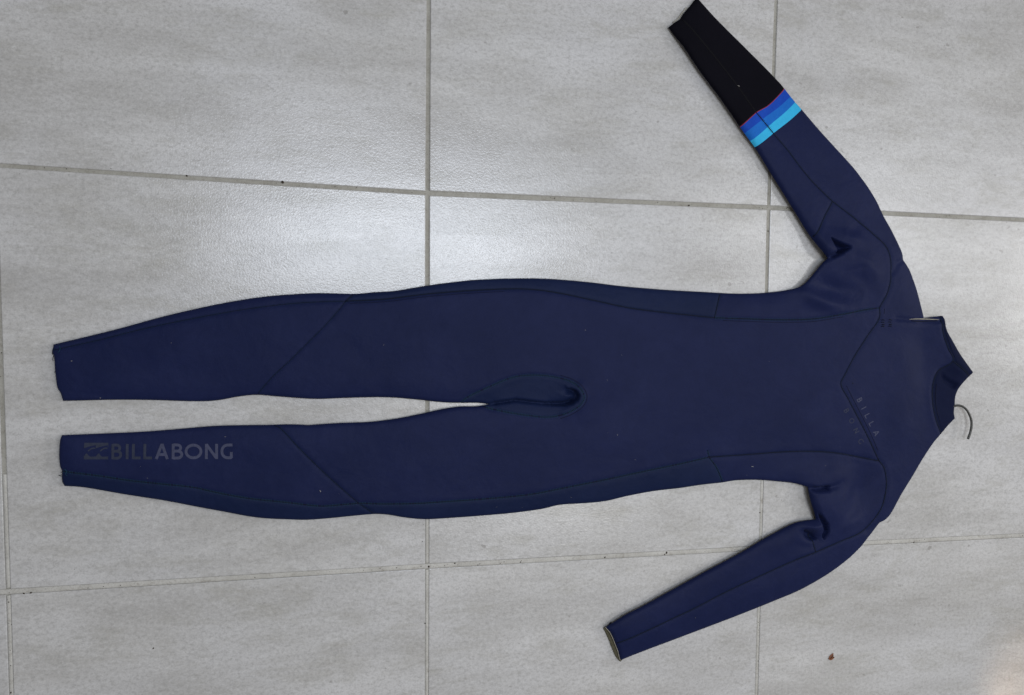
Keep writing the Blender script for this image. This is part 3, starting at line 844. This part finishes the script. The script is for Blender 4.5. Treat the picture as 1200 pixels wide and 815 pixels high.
# square emblem with two curling waves left bare
def emb(u, v): return (99.8 + u * 28.2, 537.8 - v * 19.2)
parts = []
N_ = 34
def band_top(u):     # lower limit of the upper printed area
    w = (u * 2) % 1.0
    return .66 + .20 * w ** .7
def band_bot(u):
    w = (u * 2) % 1.0
    return .17 + .20 * math.exp(-((w - .22) / .15) ** 2)
for lo, hi in ((lambda u: band_top(u), lambda u: 1.0), (lambda u: 0.0, lambda u: band_bot(u))):
    V = []; F = []
    for i in range(N_ + 1):
        u = i / N_
        for k in range(4):
            x, y = emb(u, lo(u) + (hi(u) - lo(u)) * k / 3)
            V.append(surf(x, y, .00036))
        if i:
            q = 4 * i
            for k in range(3): F.append((q - 4 + k, q + k, q + k + 1, q - 3 + k))
    parts.append((V, F))
# the curls
for u0 in (0.0, .5):
    gl = [[(u0 + .17, .50), (u0 + .27, .62), (u0 + .37, .68), (u0 + .47, .67)]]
    parts.append(strokes(gl, emb, 1.6))
V, F = join(parts); mesh('wave_emblem', V, F, M['print_dim'], ank)

che = empty('chest_lettering'); che.parent = suit
def chest(seq, h, w, mat, wd):
    for ch, (cx, cy) in seq:
        d = np.array([.475, .88]); u_ = np.array([.88, -.475])
        sc = {'I': .3, 'O': 1.15, 'N': 1.0, 'G': 1.1, 'A': 1.1}.get(ch, .85)
        f = lambda u, v: tuple(np.array([cx, cy]) + d * (u - .5) * w * sc + u_ * (v - .5) * h)
        V, F = strokes(glyph(ch), f, wd, .0003); mesh('letter', V, F, mat, che)
chest([('B', (1004.2, 468.5)), ('I', (1009, 477.8)), ('L', (1013.4, 486.9)), ('L', (1018.3, 496.2)), ('A', (1023.8, 506.9))], 6.6, 5.2, M['print_grey'], .95)
chest([('B', (988.8, 481.1)), ('O', (995, 492.8)), ('N', (1000.3, 504.3)), ('G', (1006, 516.7))], 6.2, 5.2, M['print_faint'], .9)

# ------------------------------------------------------------------ hanger hook in the neck
HK = [(1096, 466, 9), (1106, 474, 9.5), (1113, 477.0, 9.5), (1118.5, 476, 10), (1123, 475.4, 11), (1128, 476.7, 12), (1132.5, 480.3, 13), (1136, 486, 14), (1138.3, 493, 14.5), (1138.4, 500, 14.5), (1137, 507, 14), (1134.3, 514.8, 13.5)]
hp = cr([(a, b) for a, b, c in HK], 1.5); hl = np.concatenate([[0], np.cumsum(np.linalg.norm(np.diff(hp, axis=0), axis=1))])
kk = np.array([np.argmin(((hp - np.array([a, b])) ** 2).sum(1)) for a, b, c in HK])
zz = np.interp(np.arange(len(hp)), kk, [c for a, b, c in HK]) * MM
V, F = tube([[*fl(x, y, z)[:2], z] for (x, y), z in zip(hp, zz)], 2.15 * MM, 10)
hook = empty('clothes_hanger', tuple(fl(1118, 476)))
hk = mesh('hook', V, F, M['wire'], None)
hk.parent = hook; hk.location = -hook.location
tag(hook, 'thin grey wire hanger hook curling out of the wetsuit neck onto the tile', 'hanger')

# ------------------------------------------------------------------ dry leaf scrap, lint and grit
lf = empty('dry_leaf', tuple(fl(974, 770)))
c = fl(974, 770)
L2 = [(-4.6, -2.2), (-3.2, 1.2), (-.4, 3.6), (2.2, 5.2), (3.0, 2.4), (2.6, .6), (4.4, -.4), (3.2, -2.2), (1.0, -3.4), (-1.6, -3.9)]
V = [(0, 0, .0026)]; F = []
for x, y in L2: V.append((x * MM * 1.45, y * MM * 1.45, (.0006 + .0012 * abs(math.sin(x)))))
for i in range(10): F.append((0, 1 + i, 1 + (i + 1) % 10))
V += [(x * .93, y * .93, z - .0004) for x, y, z in V[:11]]
for i in range(10): F.append((11, 12 + (i + 1) % 10, 12 + i)); F.append((1 + i, 12 + i, 12 + (i + 1) % 10, 1 + (i + 1) % 10))
mesh('blade', V, [f[::-1] for f in F], M['leaf'], lf, smooth=False)
V, F = tube([(-.0040, -.0026, .0018), (-.001, 0, .0032), (.0025, .0045, .0022)], .55 * MM, 5); mesh('vein', V, F, M['leaf2'], lf)
V, F = tube([(.002, -.001, .0022), (.004, .0002, .0026), (.0052, -.0008, .0012)], .7 * MM, 5); mesh('stalk', V, F, M['leaf2'], lf)
tag(lf, 'tiny curled reddish brown dry leaf scrap on the tile below the lowered sleeve', 'leaf')

def blob(x, y, z, r, fl_=.6):
    V = [(x, y, z + r * fl_)]; F = []
    k = 7; ph = random.random() * 6
    st = 1 + random.random() * .8; an = random.random() * 3.14
    for rr, zz_ in ((.7, .45), (1.0, 0.0)):
        for i in range(k):
            a = ph + 2 * math.pi * i / k; q = r * rr * random.uniform(.7, 1.2)
            u, v = q * math.cos(a) * st, q * math.sin(a)
            V.append((x + u * math.cos(an) - v * math.sin(an), y + u * math.sin(an) + v * math.cos(an), z + r * fl_ * zz_))
    for i in range(k):
        j = (i + 1) % k
        F.append((0, 1 + i, 1 + j)); F.append((1 + i, 1 + k + i, 1 + k + j, 1 + j))
    return V, F
parts = []
for (x, y, r) in [(331, 213.5, 2.2), (219, 206, 1.3), (130, 198, .8), (807.5, 241, 1.4), (502.5, 664.3, 1.7), (533, 660.5, 1.2), (610, 659, 1.0), (709, 653.5, 1.2), (781, 648.2, 1.7), (779, 650, 1.1), (709, 586, .1),
                  (1071, 636.2, .9), (179.5, 760, 1.3), (188, 754, .6), (206, 720.5, .6), (108, 790, .7), (359, 806, .7), (961, 793, .8), (1006, 769, .6), (1007, 773, .4), (890.5, 601, 1.0), (495, 635, 1.0), (498, 731, 1.1), (10, 706, .8),
                  (910.5, 308, .8), (343, 13, .6), (36, 695, 1.2), (28, 696, 1.0), (900.5, 271, 1.1), (161, 591, .5), (159.5, 490, .7), (560, 662.5, .8), (562, 661.2, .6), (888.5, 775, .7), (889, 730, .6), (12.5, 812, 1.0)]:
    q = fl(x, y); zf = -.3 * MM
    parts.append(blob(q[0], q[1], zf, r * 1.1 * MM, .6))
for k in range(260):
    # grit caught in the joints
    if random.random() < .6:
        i = random.choice([-1, 0, 1]); j = random.choice([0, 1, 1]); t = random.random()
        if random.random() < .65: A, B = C(i, j), C(i + 1, j)
        else: A, B = C(i, j), C(i, j + 1)
        q = A + (B - A) * t + RNG.normal(size=2) * 1.2 * MM; zf = -.9 * MM if j == 0 else -.3 * MM
        parts.append(blob(q[0], q[1], zf, random.uniform(.25, .75) * MM, .6))
    else:
        q = fl(random.uniform(0, 1200), random.uniform(0, 815))
        parts.append(blob(q[0], q[1], 0, random.uniform(.18, .42) * MM, .6))
V, F = join(parts)
tag(mesh('floor_grit', V, F, M['dirt']), 'specks of dark grit scattered in the joints and on the tiles', 'dirt', kind='stuff')

parts = []
for (x, y, ln, an) in [(375.5, 574.5, 1.4, 60), (879, 546, 1.2, 10), (863, 102.5, 1.3, 20), (85.5, 423, .9, 0), (264.5, 511.5, .7, 0), (118, 466.5, .8, 20), (684, 387, .6, 0), (709, 445, .5, 0), (721, 509, .7, 50), (300.5, 342.5, .1, 0)]:
    a = math.radians(an); dx, dy = math.cos(a) * ln, math.sin(a) * ln
    parts.append(tube([surf(x - dx, y - dy, .0005), surf(x, y, .0009), surf(x + dx, y + dy, .0005)], .30 * MM * min(1, ln), 5))
for k in range(36):
    x, y = random.uniform(70, 1120), random.uniform(10, 770)
    if not inside(np.array([[x, y]]), outline)[0]: continue
    a = random.random() * 3.14; ln = random.uniform(.3, .9)
    parts.append(tube([surf(x - math.cos(a) * ln, y - math.sin(a) * ln, .0003), surf(x, y, .0005), surf(x + math.cos(a) * ln, y + math.sin(a) * ln, .0003)], random.uniform(.05, .11) * MM, 4))
V, F = join(parts)
tag(mesh('lint', V, F, M['lint']), 'white lint specks clinging to the navy wetsuit', 'lint', kind='stuff')
# one pale crumb in the joint
q = fl(657.5, 231.5); V, F = blob(q[0], q[1], -.7 * MM, 1.1 * MM, .8)
tag(mesh('plaster_crumb', V, F, M['lint']), 'tiny white crumb in the joint above the suit thighs', 'crumb')
